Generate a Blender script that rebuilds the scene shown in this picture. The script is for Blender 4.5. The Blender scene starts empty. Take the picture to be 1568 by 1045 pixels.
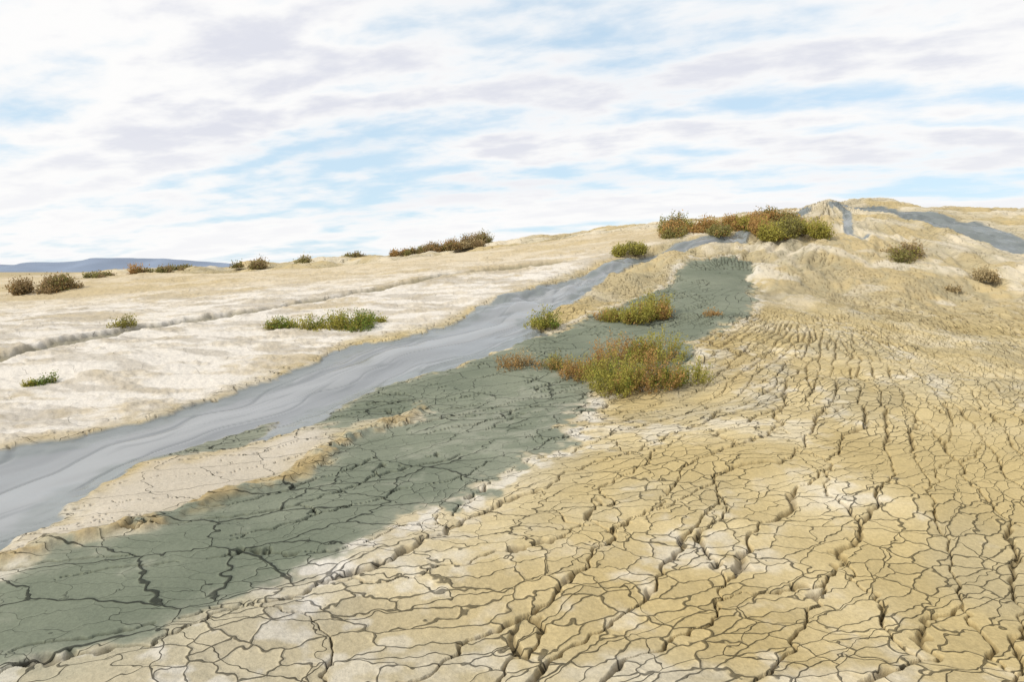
import bpy, math, numpy as np
F=np.float32
# =====================================================================
#  Mud volcano site.  Units are metres, +Y is up the slope, +X is east.
# =====================================================================
# ---------------- noise helpers
def tab(seed,n=256):
    return np.random.RandomState(seed).rand(n,n).astype(F)
TABS={}
def vnoise(x,y,seed=0):
    if seed not in TABS: TABS[seed]=tab(seed)
    t=TABS[seed]
    xf=np.floor(x); yf=np.floor(y)
    fx=(x-xf).astype(F); fy=(y-yf).astype(F)
    xi=xf.astype(np.int32)&255; yi=yf.astype(np.int32)&255
    x1=(xi+1)&255; y1=(yi+1)&255
    fx=fx*fx*(3-2*fx); fy=fy*fy*(3-2*fy)
    a=t[xi,yi]; b=t[x1,yi]; c=t[xi,y1]; d=t[x1,y1]
    a=a+(b-a)*fx; c=c+(d-c)*fx
    return a+(c-a)*fy
def fbm(x,y,seed=0,o=3):
    s=0; a=1.0; tot=0
    for i in range(o):
        s=s+a*vnoise(x*(2.03**i)+17.3*i,y*(2.03**i)+9.1*i,seed+i); tot+=a; a*=0.5
    return s/tot
def ss(a,b,x):
    t=np.clip((x-a)/(b-a),0,1); return t*t*(3-2*t)
def voronoi(u,v,seed,jit=0.9):
    n=256; rs=np.random.RandomState(seed)
    jx=((rs.rand(n,n)-.5)*jit+.5).astype(F); jy=((rs.rand(n,n)-.5)*jit+.5).astype(F)
    rid=rs.rand(n,n).astype(F)
    iu=np.floor(u).astype(np.int32); iv=np.floor(v).astype(np.int32)
    fu=(u-iu).astype(F); fv=(v-iv).astype(F)
    best=np.full(u.shape,9.,F); bx=np.zeros_like(best); by=np.zeros_like(best)
    bi=np.zeros(u.shape,np.int32); bj=np.zeros(u.shape,np.int32)
    for i in(-1,0,1):
        for j in(-1,0,1):
            a=(iu+i)&255; b=(iv+j)&255
            px=jx[a,b]+i-fu; py=jy[a,b]+j-fv
            d=px*px+py*py; m=d<best
            best=np.where(m,d,best); bx=np.where(m,px,bx); by=np.where(m,py,by)
            bi=np.where(m,i,bi); bj=np.where(m,j,bj)
    ed=np.full(u.shape,9.,F); nx=np.ones_like(ed); ny=np.zeros_like(ed)
    ci=iu+bi; cj=iv+bj
    for i in(-2,-1,0,1,2):
        for j in(-2,-1,0,1,2):
            if (i==0 and j==0) or abs(i)+abs(j)==4: continue
            a=(ci+i)&255; b=(cj+j)&255
            px=jx[a,b]+(i+bi)-fu; py=jy[a,b]+(j+bj)-fv
            dx=px-bx; dy=py-by; L=np.sqrt(dx*dx+dy*dy)+1e-6
            dx/=L; dy/=L
            d=.5*((px+bx)*dx+(py+by)*dy); m=d<ed
            ed=np.where(m,d,ed); nx=np.where(m,dx,nx); ny=np.where(m,dy,ny)
    return ed,nx,ny,rid[ci&255,cj&255]
# ---------------- base terrain: surveyed spot heights (x, y, z)
CP=np.array([(0,0,0),(-3,1,-.05),(3,1,.05),(0,3.1,0),(-3.6,4.8,.03),(3,3.5,.05),(4.6,6.2,.3),(0,6.5,.14),(-9,5,0.0),(9,5,.35),
(1.7,9.5,.33),(0,9.6,.31),(-6,13,.69),(-6,8,.18),(-9.7,13,.7),(0,15,1.07),(0,20,1.91),(0,28,3.19),(0,34,3.3),(0,45,2.5),
(-21,28,1.68),(-21,34,1.5),(-12,28,2.19),(-12,34,2.05),(-9.2,20,1.35),(-13.5,18,.88),(5.5,14.5,1.23),(3.8,10,.61),(6.2,10.5,.56),
(9.4,12.5,.62),(8.9,15,1.07),(11,18,1.74),(12.4,21,2.7),(12.6,28,4.4),(16,28,4.5),(21,28,4.4),(13,35,4.35),(21,36,4.1),(16,45,3.4),(28,30,3.9),(36,30,2.6),
(5.8,28,3.87),(6,35,3.9),(7.7,22,3.1),(4.1,20,2.28),(16.5,22,2.73),(12.8,17,1.45),
(0,-10,-.3),(-15,-5,-.3),(15,-5,.1),(-30,20,.7),(-30,40,.6),(-12,45,1.5),(0,60,1.5),(20,60,2.4),(40,50,1.5),(-25,5,0),(25,8,.5)],float)
def tps_fit():
    X=CP[:,:2]/10; n=len(X)
    d=np.sqrt(((X[:,None]-X[None])**2).sum(-1))
    K=np.where(d>0,d*d*np.log(d+1e-9),0)+np.eye(n)*0.004
    P=np.c_[np.ones(n),X]
    A=np.zeros((n+3,n+3)); A[:n,:n]=K; A[:n,n:]=P; A[n:,:n]=P.T
    return np.linalg.solve(A,np.r_[CP[:,2],0,0,0])
W=tps_fit()
def H0(x,y):
    x=np.asarray(x,F); y=np.asarray(y,F)
    xs=np.clip(x,-45,45)/10; ys=np.clip(y,-25,65)/10
    z=W[-3]+W[-2]*xs+W[-1]*ys
    for (a,b,_),w in zip(CP,W):
        d2=(xs-a/10)**2+(ys-b/10)**2+1e-9
        z=z+F(w)*.5*d2*np.log(d2)
    r=np.sqrt(x*x+y*y)
    k=ss(42,85,r)
    z=z*(1-k)+k*(-4)
    # vents on the summit
    d=np.sqrt((x-12.75)**2+(y-28)**2); z=z+.42*np.exp(-(d/.75)**1.6)
    d=np.sqrt(((x-14.9)/1.5)**2+((y-29))**2); z=z+.38*np.exp(-(d/.9)**2)
    return z.astype(F)
def seg_dist(x,y,P,closed):
    n=len(P); best=np.full(x.shape,1e9,F); tt=np.zeros(x.shape,F); sg=np.zeros(x.shape,F); acc=0.0
    inside=np.zeros(x.shape,bool)
    for i in range(n if closed else n-1):
        ax,ay=P[i]; bx,by=P[(i+1)%n]
        vx,vy=bx-ax,by-ay; L2=vx*vx+vy*vy+1e-12; L=math.sqrt(L2)
        t=np.clip(((x-ax)*vx+(y-ay)*vy)/L2,0,1)
        dx=x-(ax+t*vx); dy=y-(ay+t*vy); d=dx*dx+dy*dy
        m=d<best; best=np.where(m,d,best)
        if closed:
            c=((ay>y)!=(by>y))
            xi=(bx-ax)*(y-ay)/(by-ay+1e-12)+ax
            inside^=(c&(x<xi))
        else:
            tt=np.where(m,acc+t*L,tt); sg=np.where(m,np.sign(dx*vy-dy*vx),sg)
        acc+=L
    best=np.sqrt(best)
    if closed: return np.where(inside,-best,best)
    return best,tt,sg
def region(x,y,P,pad):
    return (x>P[:,0].min()-pad)&(x<P[:,0].max()+pad)&(y>P[:,1].min()-pad)&(y<P[:,1].max()+pad)
def poly_sdf(x,y,P,pad=2.5):
    m=region(x,y,P,pad); out=np.full(x.shape,pad,F)
    out[m]=seg_dist(x[m],y[m],P,True); return out
def line_d(x,y,P,pad=2.5):
    m=region(x,y,P,pad); d=np.full(x.shape,pad,F); t=np.zeros(x.shape,F); s=np.zeros(x.shape,F)
    a,b,c=seg_dist(x[m],y[m],P,False); d[m]=a;t[m]=b;s[m]=c; return d,t,s
# ---------------- site plan (metres)
def PL(*c): return np.array(c,float).reshape(-1,2)
RIV=PL(8.12,23.13,6.52,22.49,5.10,21.86,4.36,21.26,3.52,21.03,2.62,20.25,1.76,19.20,0.79,18.07,-0.15,17.09,-0.67,15.88,-1.18,14.62,-1.75,13.62,-2.30,12.98,-2.94,12.50,-3.17,12.00,-3.32,11.30,-3.54,10.66,-3.87,9.88,-4.28,9.12,-4.59,8.51,-4.91,7.95,-5.19,7.56,-5.48,7.14,-5.91,6.45,-3.86,4.14,-3.70,4.76,-3.66,5.18,-3.74,5.81,-3.83,6.57,-3.61,6.77,-3.38,7.15,-3.04,7.52,-2.68,7.77,-2.52,8.26,-2.40,9.02,-2.09,9.61,-1.62,10.19,-1.10,10.99,-0.72,11.68,0.07,12.63,0.59,13.36,0.36,14.30,1.26,15.35,1.92,17.36,2.85,19.21,3.90,20.41,5.13,21.10,6.22,21.44,7.31,21.66)
RIVC=PL(7.81,22.56,5.72,21.87,3.92,21.04,2.06,18.63,0.89,16.55,-0.06,14.40,-1.17,12.89,-2.08,11.74,-2.72,10.27,-3.15,9.18,-3.66,8.28,-4.20,7.37,-4.45,6.44,-4.50,5.83,-4.81,5.21)
RIV2=PL(12.64,27.72,14.40,27.98,15.51,26.68,16.40,25.31,16.98,24.06,17.20,23.16,18.03,20.72,16.18,18.54,15.97,21.46,15.79,22.64,15.16,24.06,14.69,25.25,14.03,26.74,13.28,27.29,12.61,27.22)
STR3=PL(12.76,27.58,12.94,26.68,11.91,24.62,11.29,23.13,11.32,22.21)
STR4=PL(11.81,27.76,10.14,25.82,8.39,23.60,7.07,22.21)
GRN=PL(5.32,15.21,4.46,13.44,3.52,12.37,2.77,10.39,2.01,9.62,1.12,9.99,1.17,9.47,0.81,8.20,0.47,7.24,-0.15,6.39,-0.79,5.50,-1.10,5.10,-1.50,4.40,-1.85,3.95,-2.2,3.55,-2.45,3.25,-2.7,2.9,-3.6,3.25,-3.22,4.05,-3.05,4.47,-2.67,5.05,-2.28,5.74,-1.96,5.98,-1.87,6.72,-1.64,7.52,-1.21,8.62,-1.14,9.14,-1.80,8.26,-2.17,7.85,-2.42,7.97,-2.40,8.71,-2.09,9.61,-1.44,10.34,-0.71,11.53,0.07,12.73,0.58,13.22,1.27,13.77,2.02,14.45,2.71,15.24,3.56,16.48,5.16,19.67,6.45,20.23,6.72,19.33)
GR2=PL(-3.79,6.50,-3.65,6.98,-3.50,7.73,-2.99,8.45,-2.94,7.85,-3.04,7.52,-3.38,7.15,-3.61,6.77)
WHT=PL(-3.68,4.73,-3.63,5.14,-3.72,5.77,-3.72,6.49,-3.36,7.11,-2.66,7.71,-2.44,7.97,-2.14,7.71,-2.11,6.99,-2.18,6.47,-2.34,5.89,-2.76,5.22,-3.18,4.76,-3.51,4.50,-3.80,4.31,-3.97,4.51)
WH2=PL(1.18,9.30,1.16,8.16,0.67,7.11,-0.02,6.03,-0.43,5.12,-0.92,4.11,-1.11,3.52,-1.43,3.52,-1.85,4.08,-1.61,4.57,-1.16,5.25,-0.79,5.54,-0.15,6.34,0.46,7.19,0.80,8.14)
OCH=PL(-1.16,8.93,-1.71,7.83,-2.09,7.04,-2.11,6.34,-2.32,5.83,-2.72,5.15,-3.13,4.67,-3.47,4.44,-3.74,4.14)
CHN=PL(2.34,21.23,1.12,21.06,-0.48,21.10,-2.01,20.26,-3.36,19.11,-4.85,17.86,-6.06,16.48,-7.13,15.36,-7.87,14.03,-8.29,12.60,-8.63,11.42,-9.10,10.07)
LFT=PL(5.27,25.78,0.40,26.43,-4.32,24.72,-11.32,24.55,-24.35,25.93,-5.99,6.19,-5.53,7.22,-5.26,7.65,-4.64,8.62,-3.92,10.03,-3.38,11.53,-3.01,12.82,-1.80,13.97,-0.68,16.25,0.81,18.48,2.67,20.66,5.21,22.36)
LFT=np.vstack([LFT[:4],[(-24.3,33.0),(-45,34),(-45,4),(-12,1.5)],LFT[5:]])
SX,SY=5.9,15.7       # where the old mud lobe spilled from
# ---------------- one ground sheet, finer where people walk
NA=1400; NR=1200
th=np.concatenate([np.linspace(-180,-47,70,endpoint=False),np.linspace(-47,47,NA),np.linspace(47,180,70)[1:]])
th=np.radians(th)
rr=np.geomspace(2.0,46,6000); dens=2.1/rr**2+.016; cum=np.cumsum(dens*np.gradient(rr)); cum=(cum-cum[0])/(cum[-1]-cum[0])
rd=np.interp(np.linspace(0,1,NR),cum,rr)
r=np.concatenate([np.linspace(.02,2.0,24,endpoint=False),rd,np.geomspace(46,9000,60)[1:]])
nt=len(th); nr=len(r)
R,TH=np.meshgrid(r,th,indexing='ij')
x=(R*np.sin(TH)).astype(F).ravel(); y=(R*np.cos(TH)).astype(F).ravel(); R=R.astype(F).ravel()
z=H0(x,y)
near=(1-ss(38,60,R))
wa=1-.55*ss(13,24,y)
wx=x+((fbm(x*1.3,y*1.3,3,3)-.5)*.5+(fbm(x*7,y*7,6,2)-.5)*.16)*wa
wy=y+((fbm(x*1.3,y*1.3,13,3)-.5)*.5+(fbm(x*7,y*7,16,2)-.5)*.16)*wa
dR=poly_sdf(wx,wy,RIV); dR2=poly_sdf(wx,wy,RIV2); dG=poly_sdf(wx,wy,GRN); dG2=poly_sdf(wx,wy,GR2)
dW=poly_sdf(wx,wy,WHT); dW2=poly_sdf(wx,wy,WH2); dL=poly_sdf(wx,wy,LFT,4)
dO,tO,_=line_d(wx,wy,OCH); dC,tC,_=line_d(wx,wy,CHN); d3,_,_=line_d(wx,wy,STR3); d4,_,_=line_d(wx,wy,STR4)
dS,tS,sS=line_d(x,y,RIVC,5)
dx=x-SX; dy=y-SY; rs=np.sqrt(dx*dx+dy*dy)+.01; ang=np.arctan2(dx,-dy)
ang2=ang+(fbm(x*.25,y*.25,81,2)-.5)*.13+ .30*np.log(rs+1)
fin=fbm(x*6,y*6,106,3)
flow=.5+(fbm(ang2*16,rs*.7,161,3)-.5)*ss(2.5,6.5,rs)           # streaks drawn out along the old flow
gr2=(1-ss(-.05,.06,dG2))
river=1-ss(-.03,.05,np.minimum(dR,dR2)); river=np.maximum(river,1-ss(.12,.2,d3)); river=np.maximum(river,1-ss(.15,.25,d4))
dGe=dG+(fin-.5)*.4+(flow-.5)*.7
green=(1-ss(-.06,.08,dGe))*(1-river); green=np.maximum(green,gr2)
river=river*(1-gr2)
white=1-ss(-.3,.15,dW); white2=1-ss(-.4,.25,dW2); left=1-ss(-.3,.3,dL)
och=1-ss(.05,.2,dO+(fbm(x*4,y*4,31,2)-.5)*.15)
chan=1-ss(.06,.22,dC-.02*np.clip(-x,0,9)+(fbm(x*3,y*3,33,2)-.5)*.1)
dry=(1-river)
hillTop=ss(13.5,17,y)*(1-left)*(1-green)
n1=fbm(x*1.7,y*1.7,91,2); n2=fbm(x*.8+5,y*.8,93,2)
# relief
z=z+near*((fbm(x*.45,y*.45,41,3)-.5)*.17+(fbm(x*2.2,y*2.2,44,3)-.5)*.035*dry)
z=z-river*.02-(1-ss(-.5,.5,dR))*.05
z=z-chan*.10+ (1-ss(.05,.5,np.abs(dC-.45)))*.03
z=z+och*(.03+.05*fbm(x*6,y*6,50,3))
lobez=(1-left)*(1-river)*(1-green*.8)*ss(9,4,rs)*ss(.3,2.5,rs)
lump=fbm(x*.9+3,y*.9,121,4); z=z+near*lobez*(lump-.5)*.30
z=z+near*(1-left)*dry*(flow-.5)*.04
dvx=x-12.75; dvy=y-28; rv=np.sqrt(dvx*dvx+dvy*dvy)+.01; av=np.arctan2(dvx,-dvy)
gul=fbm(av*9,rv*.35,131,4); gr=np.abs(gul-.5)*2
rg2=np.abs(fbm(av*20,rv*.8,171,3)-.5)*2
z=z+near*hillTop*((ss(0,.35,gr)-.6)*.16+(ss(0,.5,rg2)-.6)*.03+(fbm(x*1.0,y*1.0,135,4)-.5)*.26)
crust=fbm(x*1.6+y*.4,y*3.4-x*.8,181,4); clod=ss(.50,.66,crust)
z=z+near*left*dry*((fbm(x*.8+y*.3,y*2.6-x*.5,137,4)-.5)*.10+clod*(.012+.06*(fbm(x*9,y*9,185,3)-.4)))
# mud flow lines
fl=fbm(tS*.22+40,sS*dS*2.4+60+(fbm(x*.9,y*.9,65,2)-.5)*1.3,61,2); fl2=fbm(tS*.35,sS*dS*7+9+(n1-.5)*1.5,66,2)
def line(f,w): return 1-ss(0,w,np.abs(f-.5)*2)
rope=line(fl,.07); rope2=line(fl2,.12)*ss(.40,.55,n2)
z=z+river*((fl-.5)*.045-rope*.010)
# plate coordinates: conform to the spreading flow
r6=np.sqrt(rs+6); kA=24.5
uA=ang2*rs/r6*kA; vA=2*r6*kA/1.5
j1=.2
uA=uA+(fbm(x*.9,y*.9,77,2)-.5)*2.4+(fbm(x*14,y*14,71,2)-.5)*j1*2; vA=vA+(fbm(x*.9,y*.9,79,2)-.5)*2.4+(fbm(x*14,y*14,73,2)-.5)*j1*2
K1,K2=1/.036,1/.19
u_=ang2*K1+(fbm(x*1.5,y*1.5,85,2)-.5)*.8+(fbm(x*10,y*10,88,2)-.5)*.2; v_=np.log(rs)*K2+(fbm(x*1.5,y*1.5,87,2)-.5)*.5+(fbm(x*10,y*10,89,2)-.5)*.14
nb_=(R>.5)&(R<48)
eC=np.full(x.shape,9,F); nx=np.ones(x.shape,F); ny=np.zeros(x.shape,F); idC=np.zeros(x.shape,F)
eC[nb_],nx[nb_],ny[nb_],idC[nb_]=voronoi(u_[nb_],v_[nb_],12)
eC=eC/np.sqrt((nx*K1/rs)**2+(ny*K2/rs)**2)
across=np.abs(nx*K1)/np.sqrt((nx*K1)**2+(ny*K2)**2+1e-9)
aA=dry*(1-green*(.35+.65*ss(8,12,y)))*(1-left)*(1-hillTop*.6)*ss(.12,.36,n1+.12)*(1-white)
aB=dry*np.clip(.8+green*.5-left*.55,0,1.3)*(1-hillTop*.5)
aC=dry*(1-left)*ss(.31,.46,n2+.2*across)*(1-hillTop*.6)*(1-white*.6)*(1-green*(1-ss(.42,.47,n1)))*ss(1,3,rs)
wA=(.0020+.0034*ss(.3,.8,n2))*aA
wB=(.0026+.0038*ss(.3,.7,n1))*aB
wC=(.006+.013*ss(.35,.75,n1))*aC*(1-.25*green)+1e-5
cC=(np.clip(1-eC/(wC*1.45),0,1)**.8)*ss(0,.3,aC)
z=z-near*cC*.05
z=z+near*aC*(.0035*(1-np.exp(-eC/.010))+(idC-.5)*.006*(1-green*.6))
rough=fbm(x*14,y*14,95,3)
z=z+near*dry*(rough-.5)*(.007+.020*left+.03*och+.03*hillTop)*(1-green*.7)
# ---------------- albedo
def C(*c): return np.array(c,F)
def mix(a,b,t): return a+(b-a)*t[:,None]
big=fbm(x*.25,y*.25,101,3); med=fbm(x*1.1,y*1.1,103,3)
col=mix(C(.46,.36,.178)[None],C(.54,.44,.25)[None],ss(.3,.7,med))
col=mix(col,C(.39,.295,.135)[None],ss(.5,.7,big)*.6)
salt=ss(.50,.65,med*.4+fin*.35+flow*.25)*(.2+.55*ss(.4,.6,n2))
col=mix(col,C(.65,.60,.51)[None],salt*.75)
grey=ss(.48,.66,fbm(x*.7+9,y*.7,141,3)*.6+flow*.4); col=mix(col,C(.36,.32,.22)[None],grey*.4*(1-left))
corner=ss(.6,-1.8,x)*ss(6,4,y)
col=mix(col,C(.41,.37,.28)[None],corner*.75)
col=mix(col,C(.62,.58,.51)[None],corner*.65*ss(.50,.62,fin*.6+flow*.4))
col=mix(col,C(.31,.30,.22)[None],np.exp(-np.clip(dGe,0,9)/.2)*ss(-.6,-1.6,x)*.7*(1-left))
bn=fbm(x*.35+y*.1,y*1.0-x*.15,111,4); bn2=fbm(x*.9-y*.2,y*2.4+x*.6,115,4)
lc=mix(C(.49,.415,.295)[None],C(.65,.60,.53)[None],ss(.34,.54,bn+.1*(1-ss(16,24,y))+.25*(fin-.5)))
lc=mix(lc,C(.38,.335,.27)[None],ss(.52,.64,bn2)*.6)
lc=mix(lc,C(.42,.35,.24)[None],clod*.45)
lc=mix(lc,C(.50,.39,.21)[None],ss(19,24,y-.15*x)*.6)
col=mix(col,lc,left)
col=mix(col,C(.53,.475,.40)[None],white*.75)
col=mix(col,C(.60,.56,.50)[None],white2*(.2+.6*ss(.4,.6,fin)))
ht=mix(C(.47,.37,.20)[None],C(.60,.53,.41)[None],ss(.46,.60,fbm(x*.6,y*.9,151,4)))
ht=mix(ht,C(.36,.31,.20)[None],ss(.5,.2,gr)*.6*ss(.35,.6,n2))
ht=mix(ht,C(.37,.33,.22)[None],ss(.2,0,rg2)*.5)
col=mix(col,ht,hillTop*.85)
gc=mix(C(.150,.168,.120)[None],C(.205,.22,.160)[None],ss(.3,.7,med*.5+flow*.5))
gc=mix(gc,C(.30,.30,.235)[None],ss(.56,.7,flow*.6+fin*.4)*.5)
gc=mix(gc,C(.28,.28,.215)[None],ss(-.3,.05,dGe)*.45)
col=mix(col,gc,green)
edge=np.exp(-((dG-.14)/.14)**2)*dry*(1-green)*(1-left)
col=mix(col,C(.62,.58,.50)[None],edge*.6*ss(.35,.55,fin)*ss(-1.5,0,x))
col=mix(col,C(.34,.25,.115)[None],och*.75*ss(.3,.6,fin))
col=mix(col,C(.19,.17,.11)[None],chan*.75)
bank=np.exp(-np.clip(dR,0,9)/.14)*dry*(1-green)*left
col=mix(col,C(.33,.27,.16)[None],bank*.6)
rc=mix(C(.20,.21,.215)[None],C(.265,.273,.275)[None],ss(.35,.65,fl))
rc=mix(rc,C(.15,.172,.16)[None],ss(.15,-.0,-dR-.25)*.6)
rc=mix(rc,C(.11,.122,.125)[None],np.maximum(rope*.55,rope2*.45))
col=mix(col,rc,river)
col=mix(col,col*.3*C(1,.9,.75)[None],cC*.8)  # damp clay in wide cracks, plus shade of their depth painted in
col=mix(col,C(.42,.34,.2)[None],ss(50,90,R))
wet=np.clip(river+green*.15,0,1)
# ---------------- mesh
me=bpy.data.meshes.new('ground')
nv=nt*nr
me.vertices.add(nv)
co=np.empty((nv,3),F); co[:,0]=x; co[:,1]=y; co[:,2]=z
me.vertices.foreach_set('co',co.ravel())
i=np.arange(nr-1)[:,None]*nt; j=np.arange(nt-1)[None]
a=(i+j).ravel(); quads=np.stack([a,a+1,a+nt+1,a+nt],1)[:,::-1].astype(np.int32)
nq=len(quads); me.loops.add(nq*4); me.polygons.add(nq)
me.loops.foreach_set('vertex_index',quads.ravel())
me.polygons.foreach_set('loop_start',np.arange(0,nq*4,4,dtype=np.int32))
me.polygons.foreach_set('use_smooth',np.ones(nq,bool))
me.update(calc_edges=True)
def vattr(n,*c):
    a=me.attributes.new(n,'FLOAT_VECTOR','POINT'); a.data.foreach_set('vector',np.stack(c,1).astype(F).ravel())
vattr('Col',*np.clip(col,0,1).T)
vattr('plate',uA,vA,np.zeros(nv,F))
vattr('crackw',wA,wB,wet)
ground=bpy.data.objects.new('ground',me); bpy.context.collection.objects.link(ground)
class NT:
    def __init__(s,tree): s.N=tree.nodes; s.L=tree.links
    def put(s,inp,v):
        if isinstance(v,(int,float)): inp.default_value=v
        else: s.L.new(v,inp)
    def M(s,op,a,b=None,c=None,clamp=False):
        n=s.N.new('ShaderNodeMath'); n.operation=op; n.use_clamp=clamp
        for k,v in enumerate((a,b,c)):
            if v is not None: s.put(n.inputs[k],v)
        return n.outputs[0]
    def MR(s,v,a,b,c,d,sm=True):
        n=s.N.new('ShaderNodeMapRange'); n.interpolation_type='SMOOTHSTEP' if sm else 'LINEAR'
        for k,q in enumerate((v,a,b,c,d)): s.put(n.inputs[k],q)
        return n.outputs[0]
    def scale(s,v,f):
        n=s.N.new('ShaderNodeVectorMath'); n.operation='SCALE'; s.L.new(v,n.inputs[0]); s.put(n.inputs['Scale'],f); return n.outputs[0]
    def noise(s,vec,sc,det,r=.55,dist=0):
        n=s.N.new('ShaderNodeTexNoise'); s.L.new(vec,n.inputs['Vector'])
        for k,q in (('Scale',sc),('Detail',det),('Roughness',r),('Distortion',dist)): n.inputs[k].default_value=q
        return n.outputs['Fac']
    def attr(s,n):
        a=s.N.new('ShaderNodeAttribute'); a.attribute_name=n; return a.outputs['Vector']
def newmat(n):
    m=bpy.data.materials.new(n); m.use_nodes=True
    return m,NT(m.node_tree),m.node_tree.nodes['Principled BSDF']
m,g,bs=newmat('clay')
colr=g.attr('Col'); pl=g.attr('plate'); cw=g.attr('crackw')
sx=g.N.new('ShaderNodeSeparateXYZ'); g.L.new(cw,sx.inputs[0]); WA,WB,WET=sx.outputs
tc=g.N.new('ShaderNodeTexCoord')
def vor(vec,sc,feat='DISTANCE_TO_EDGE'):
    v=g.N.new('ShaderNodeTexVoronoi'); v.voronoi_dimensions='2D'; v.feature=feat; v.inputs['Scale'].default_value=sc; v.inputs['Randomness'].default_value=.97
    g.L.new(vec,v.inputs['Vector']); return v
vA_=vor(pl,1.0); cA_=vor(pl,1.0,'F1'); vB_=vor(pl,.36)
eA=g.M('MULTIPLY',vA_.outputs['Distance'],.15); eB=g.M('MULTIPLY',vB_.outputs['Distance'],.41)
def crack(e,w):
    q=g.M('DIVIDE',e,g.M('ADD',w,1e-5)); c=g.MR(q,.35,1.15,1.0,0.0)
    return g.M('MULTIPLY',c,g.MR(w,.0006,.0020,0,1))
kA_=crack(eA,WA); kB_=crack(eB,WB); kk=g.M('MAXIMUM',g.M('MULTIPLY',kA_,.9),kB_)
n=g.noise(tc.outputs['Object'],40,4,.7)
dw=g.M('SUBTRACT',1.0,WET)
gf=g.M('ADD',1.0,g.M('MULTIPLY',g.M('MULTIPLY',g.M('SUBTRACT',n,.5),.75),g.M('ADD',g.M('MULTIPLY',dw,.9),.1)))
cs=g.N.new('ShaderNodeSeparateXYZ'); g.L.new(cA_.outputs['Color'],cs.inputs[0])
pf=g.M('ADD',1.0,g.M('MULTIPLY',g.M('SUBTRACT',cs.outputs[0],.5),g.M('MULTIPLY',WA,36)))
# dried, paler rims of the plates
pr=g.M('MULTIPLY',g.MR(eA,.006,.022,1,0),g.M('MULTIPLY',WA,12))
pf=g.M('ADD',pf,g.M('MULTIPLY',pr,g.MR(n,.4,.6,.3,1.4)))
kf=g.M('SUBTRACT',1.0,g.M('MULTIPLY',kk,.75))  # thin cracks: damp tone and gap shade both darkened into the colour
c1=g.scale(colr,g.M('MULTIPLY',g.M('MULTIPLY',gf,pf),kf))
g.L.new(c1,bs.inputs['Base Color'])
g.L.new(g.MR(WET,0,1,.95,.20,False),bs.inputs['Roughness'])
g.L.new(g.MR(WET,0,1,.1,.5,False),bs.inputs['Specular IOR Level'])
rim=g.M('MULTIPLY',g.MR(eA,0,.018,0,1),g.M('MULTIPLY',WA,1.1))
rimB=g.M('MULTIPLY',g.MR(eB,0,.022,0,1),g.M('MULTIPLY',WB,.7))
hh=g.M('ADD',rim,rimB)
hh=g.M('ADD',hh,g.M('MULTIPLY',g.M('MULTIPLY',cs.outputs[1],WA),.9))
hh=g.M('ADD',hh,g.M('MULTIPLY',kk,-.012))
hh=g.M('ADD',hh,g.M('MULTIPLY',g.M('MULTIPLY',n,.007),g.M('ADD',g.M('MULTIPLY',dw,g.M('MULTIPLY',dw,dw)),.02)))
bp=g.N.new('ShaderNodeBump'); bp.inputs['Distance'].default_value=1.0; bp.inputs['Strength'].default_value=1.0
g.L.new(hh,bp.inputs['Height']); g.L.new(bp.outputs[0],bs.inputs['Normal'])
me.materials.append(m)
# ---------------- distant hills
def ridge(name,pts,dist,colr,seed):
    V=[];Fc=[]
    xs=np.linspace(pts[0][0],pts[-1][0],160); hs=np.interp(xs,[p[0] for p in pts],[p[1] for p in pts])
    rg=fbm(xs*.01,xs*0+3,seed,3)
    for k,(X,h) in enumerate(zip(xs,hs)):
        hh=h*(1+.2*(rg[k]-.5))
        for q,(fy,fz) in enumerate([(-500,-.0),(-250,.45),(-80,.85),(0,1),(200,.8),(700,0)]):
            V.append((X,dist+fy+60*math.sin(k*.3+q),-12+(hh+12)*fz))
    for k in range(159):
        for q in range(5):
            a=k*6+q; Fc.append((a,a+6,a+7,a+1))
    mm=bpy.data.meshes.new(name); mm.from_pydata(V,[],Fc); mm.polygons.foreach_set('use_smooth',[True]*len(Fc))
    o=bpy.data.objects.new(name,mm); bpy.context.collection.objects.link(o)
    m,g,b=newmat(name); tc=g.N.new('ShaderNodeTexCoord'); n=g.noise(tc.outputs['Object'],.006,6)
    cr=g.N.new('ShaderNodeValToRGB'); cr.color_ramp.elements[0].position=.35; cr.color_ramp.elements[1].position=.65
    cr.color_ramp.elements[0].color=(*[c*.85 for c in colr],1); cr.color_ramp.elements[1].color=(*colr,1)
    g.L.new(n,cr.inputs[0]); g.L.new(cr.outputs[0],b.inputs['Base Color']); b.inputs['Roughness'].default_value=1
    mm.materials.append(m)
ridge('distant_hills',[(-3600,46),(-2900,40),(-2550,34),(-2350,48),(-2100,64),(-1950,66),(-1700,58),(-1500,46),(-1300,24),(-1150,4),(-900,-12)],3500,(.21,.26,.35),7)  # bluish tint is air haze painted into the hill colour
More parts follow.
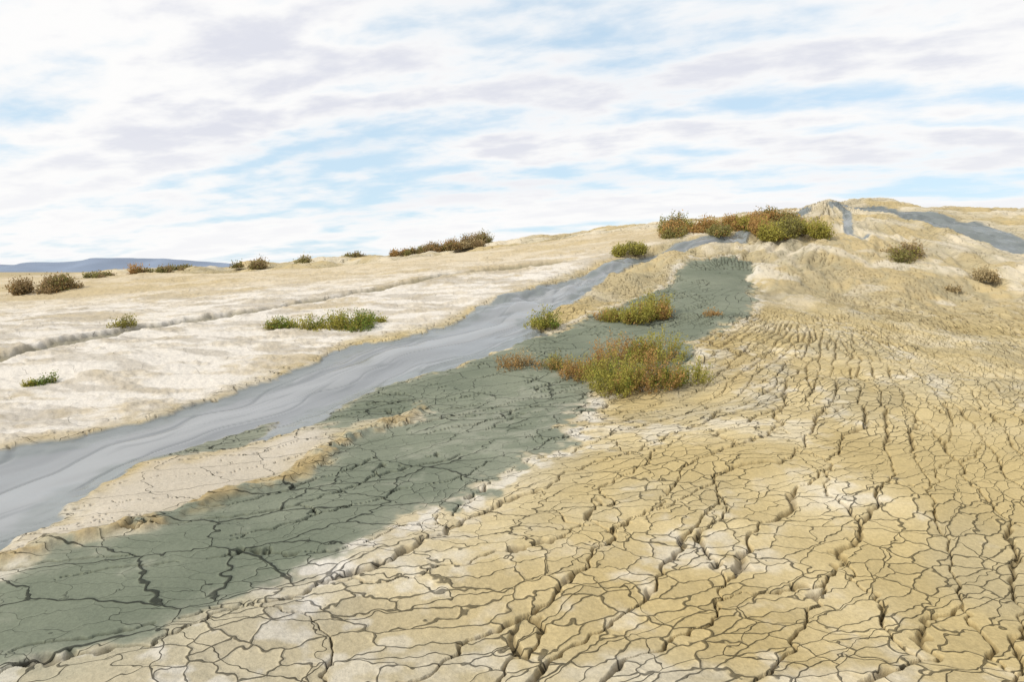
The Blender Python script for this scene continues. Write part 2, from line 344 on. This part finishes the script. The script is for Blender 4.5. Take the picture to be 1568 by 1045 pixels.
# ---------------- shrubs
PAL={'green':(.15,.21,.035),'lime':(.36,.33,.07),'rust':(.43,.26,.095),'brown':(.31,.225,.115),'straw':(.48,.39,.22),'olive':(.25,.23,.08)}
sm,g,bs=newmat('shrub_foliage')
ca=g.attr('Col'); g.L.new(ca,bs.inputs['Base Color']); bs.inputs['Roughness'].default_value=.7; bs.inputs['Specular IOR Level'].default_value=.2
tr=g.N.new('ShaderNodeBsdfTranslucent'); g.L.new(ca,tr.inputs['Color'])
mx=g.N.new('ShaderNodeMixShader'); mx.inputs[0].default_value=.4
g.L.new(bs.outputs[0],mx.inputs[1]); g.L.new(tr.outputs[0],mx.inputs[2]); g.L.new(mx.outputs[0],g.N['Material Output'].inputs['Surface'])
def shrub(name,cx,cy,w,h,cols,seed,depth=.7):
    rs=np.random.RandomState(seed)
    dist=math.hypot(cx,cy); dp=w*depth if w<3 else w*.35
    cy+=dp*.3
    ns=int(np.clip(w*dp*420,70,1300)); leaf=np.clip(.0019*dist,.014,.05)
    V=[];Cc=[];
    nl=max(4,int(w/ max(h,.12)*2.2)); lx=rs.uniform(-.42,.42,nl)*w; ly=rs.uniform(-.4,.4,nl)*dp; lh=rs.uniform(.35,1.0,nl)*(1-.9*(lx/w)**2); lr=rs.uniform(.2,.55,nl)*max(h,w/nl)*1.3
    lc=rs.randint(0,len(cols),nl)
    for s in range(ns):
        k=rs.randint(nl); a=rs.uniform(0,2*math.pi); q=math.sqrt(rs.rand())
        ox,oy=math.cos(a)*q,math.sin(a)*q
        X=lx[k]+ox*lr[k]; Y=ly[k]+oy*lr[k]
        L_=h*lh[k]*(1-.6*q*q)*rs.uniform(.6,1.2)
        d=np.array([ox*.6+rs.normal(0,.25),oy*.6+rs.normal(0,.25),1]); d/=np.linalg.norm(d)
        root=np.array([cx+X*.85,cy+Y*.85,0]); 
        nn=max(6,int(L_/leaf*2.6))
        t=rs.uniform(.08,1,nn)
        P=root+d*(t*L_)[:,None]+rs.normal(0,leaf*.9,(nn,3))*(.5+t[:,None])
        P[:,2]=np.maximum(P[:,2],.005)
        u=rs.normal(0,1,(nn,3)); u[:,2]=np.abs(u[:,2])+.5; u/=np.linalg.norm(u,axis=1)[:,None]
        v=np.cross(u,rs.normal(0,1,(nn,3))); v/=np.linalg.norm(v,axis=1)[:,None]+1e-6
        ll=leaf*rs.uniform(.7,1.5,nn)[:,None]; lw=ll*.32
        q4=np.stack([P-u*ll*.5,P+v*lw,P+u*ll*.6,P-v*lw],1)
        base=np.array(PAL[cols[lc[k] if rs.rand()<.75 else rs.randint(len(cols))]])
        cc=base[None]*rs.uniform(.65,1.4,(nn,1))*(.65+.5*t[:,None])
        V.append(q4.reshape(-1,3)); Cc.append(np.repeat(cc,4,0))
        e=root+d*L_; sw=leaf*.12; sd=np.array([-d[1],d[0],0])+1e-3; sd/=np.linalg.norm(sd)
        V.append(np.array([root-sd*sw,root+sd*sw,e+sd*sw*.4,e-sd*sw*.4])); Cc.append(np.tile(np.array(PAL['brown'])*1.0,(4,1)))
    V=np.concatenate(V).astype(F); Cc=np.concatenate(Cc)
    V[:,2]+=H0(V[:,0],V[:,1])-.01
    nf=len(V)//4; mm=bpy.data.meshes.new(name); mm.vertices.add(len(V)); mm.vertices.foreach_set('co',V.ravel())
    mm.loops.add(len(V)); mm.polygons.add(nf); mm.loops.foreach_set('vertex_index',np.arange(len(V),dtype=np.int32)); mm.polygons.foreach_set('loop_start',np.arange(0,len(V),4,dtype=np.int32)); mm.update(calc_edges=True)
    at=mm.attributes.new('Col','FLOAT_VECTOR','POINT'); at.data.foreach_set('vector',np.clip(Cc,0,1).astype(F).ravel())
    mm.materials.append(sm); o=bpy.data.objects.new(name,mm); bpy.context.collection.objects.link(o)
# (x, y, width, height, palette) in metres
G,LM,RU,BR,ST,OL='green','lime','rust','brown','straw','olive'
SALT=[(.17,10.72,.62,.41,[RU,BR,ST]),(.63,10.64,.56,.35,[RU,OL,LM]),(1.18,10.09,.87,.56,[RU,LM,RU,LM]),(1.75,9.28,1.25,.74,[LM,G,LM,RU,LM]),(2.38,9.50,.80,.50,[G,LM,LM,G]),(2.07,10.55,1.02,.62,[LM,RU,LM]),
 (.66,13.53,.65,.47,[G,LM]),(2.29,13.57,1.04,.39,[LM,LM,RU]),(2.81,13.57,1.23,.52,[LM,RU,LM]),(4.07,13.58,.47,.26,[RU]),
 (-4.79,14.10,.84,.30,[G,LM]),(-4.07,13.75,.58,.36,[LM,G,LM]),(-3.36,13.79,1.06,.50,[G,LM,LM]),(-2.98,14.39,.69,.33,[G,LM]),
 (3.69,21.14,1.72,.34,[LM,OL]),(8.93,21.61,2.58,.66,[LM,RU,OL,LM]),(11.33,19.67,1.09,.49,[OL,BR,LM]),
 (-8.24,14.28,.41,.27,[OL,LM]),(-6.87,9.86,.30,.18,[OL,G]),(-7.02,9.71,.28,.08,[LM])]
DRY=[(6.15,22.71,2.72,.74,[RU,OL,LM,RU]),(8.01,23.13,1.99,.75,[RU,LM,OL]),(9.56,24.32,1.63,.61,[RU,OL]),(12.65,18.08,.87,.35,[BR,ST]),(11.16,17.14,.43,.13,[BR,ST]),
 (-4.25,26.8,1.3,.24,[BR,OL,RU]),(-3.55,26.91,1.55,.31,[BR,OL,RU]),(-2.64,26.72,1.53,.46,[BR,OL,RU]),(-1.92,27.40,1.57,.58,[BR,OL,ST]),(-1.24,29.66,1.14,.62,[BR,ST,OL]),(-6.42,27.70,1.06,.27,[BR,OL]),(-8.12,25.96,.89,.37,[OL,ST]),(-9.25,25.44,.88,.41,[OL,ST,BR]),(-10.67,26.33,.76,.23,[BR,OL]),
 (-14.07,25.73,.74,.44,[RU,OL,BR]),(-12.84,25.99,1.87,.20,[BR,OL]),(-15.21,24.78,1.19,.21,[BR,OL]),(-14.75,21.38,1.92,.61,[BR,OL,RU,BR])]
sd=100
for nm,ls in (('saltwort_shrub',SALT),('dry_shrub',DRY)):
    for t in ls:
        sd+=1; shrub(nm,*t,sd)
# ---------------- light
SEL,SAZ=36,-118   # azimuth clockwise from +Y
s=bpy.data.lights.new('sun','SUN'); s.energy=3.1; s.angle=math.radians(1.0); s.color=(1,.94,.82)
so=bpy.data.objects.new('sun',s); bpy.context.collection.objects.link(so)
so.rotation_euler=(math.radians(90-SEL),0,math.radians(180-SAZ))
w=bpy.data.worlds.new('World'); bpy.context.scene.world=w; w.use_nodes=True; g=NT(w.node_tree); N,L=g.N,g.L
bg=N['Background']; bg.inputs['Strength'].default_value=1.0
sk=N.new('ShaderNodeTexSky'); sk.sky_type='NISHITA'; sk.sun_disc=False; sk.sun_elevation=math.radians(SEL); sk.sun_rotation=math.radians(SAZ); sk.dust_density=.6
skc=g.scale(sk.outputs[0],.15)
tc=N.new('ShaderNodeTexCoord'); sx=N.new('ShaderNodeSeparateXYZ'); L.new(tc.outputs['Generated'],sx.inputs[0])
zz=g.M('ADD',g.M('MAXIMUM',sx.outputs[2],0.0),.16)
u=g.M('DIVIDE',sx.outputs[0],zz); v=g.M('DIVIDE',sx.outputs[1],zz)
PH=math.radians(22); cph,sph=math.cos(PH),math.sin(PH)
al=g.M('SUBTRACT',g.M('MULTIPLY',u,cph),g.M('MULTIPLY',v,sph)); ac=g.M('ADD',g.M('MULTIPLY',u,sph),g.M('MULTIPLY',v,cph))
def cn(sa,sb,off,det,rgh=.55,dist=0.0):
    cb=N.new('ShaderNodeCombineXYZ'); L.new(g.M('MULTIPLY_ADD',al,sa,off),cb.inputs[0]); L.new(g.M('MULTIPLY_ADD',ac,sb,off*1.7),cb.inputs[1])
    return g.noise(cb.outputs[0],1.0,det,rgh,dist)
nb=cn(.55,1.8,3.0,2,.5,.2)
nm_=cn(3.2,4.8,7.0,5,.55,.1)
nc=cn(.35,.5,11.0,2)
cov=g.M('ADD',g.M('ADD',g.M('MULTIPLY',nb,.55),g.M('MULTIPLY',nm_,.36)),g.M('MULTIPLY',nc,.35))
cf=g.MR(cov,.50,.65,.15,1.0)
shd=g.MR(g.M('ADD',g.M('MULTIPLY',nb,.65),g.M('MULTIPLY',nm_,.5)),.55,.70,0,1)
shd=g.M('MULTIPLY',shd,g.MR(sx.outputs[2],.05,.2,.25,1))
cm=N.new('ShaderNodeMix'); cm.data_type='RGBA'; cm.inputs[6].default_value=(.99,.985,.98,1); cm.inputs[7].default_value=(.76,.775,.85,1); L.new(shd,cm.inputs[0])
hm=N.new('ShaderNodeMix'); hm.data_type='RGBA'; L.new(g.MR(sx.outputs[2],.0,.3,.8,.65),hm.inputs[0]); L.new(skc,hm.inputs[6]); hm.inputs[7].default_value=(.56,.79,.97,1)
fm=N.new('ShaderNodeMix'); fm.data_type='RGBA'; L.new(cf,fm.inputs[0]); L.new(hm.outputs[2],fm.inputs[6]); L.new(cm.outputs[2],fm.inputs[7])
L.new(fm.outputs[2],bg.inputs['Color'])
cam=bpy.data.cameras.new('camera'); cam.lens=24; cam.sensor_width=36; cam.clip_end=20000; cam.clip_start=.05
co_=bpy.data.objects.new('camera',cam); bpy.context.collection.objects.link(co_); co_.location=(0,0,2.0); co_.rotation_euler=(math.radians(90-5.873),0,0)
bpy.context.scene.camera=co_
bpy.context.scene.view_settings.view_transform='Standard'; bpy.context.scene.view_settings.look='None'; bpy.context.scene.view_settings.exposure=0
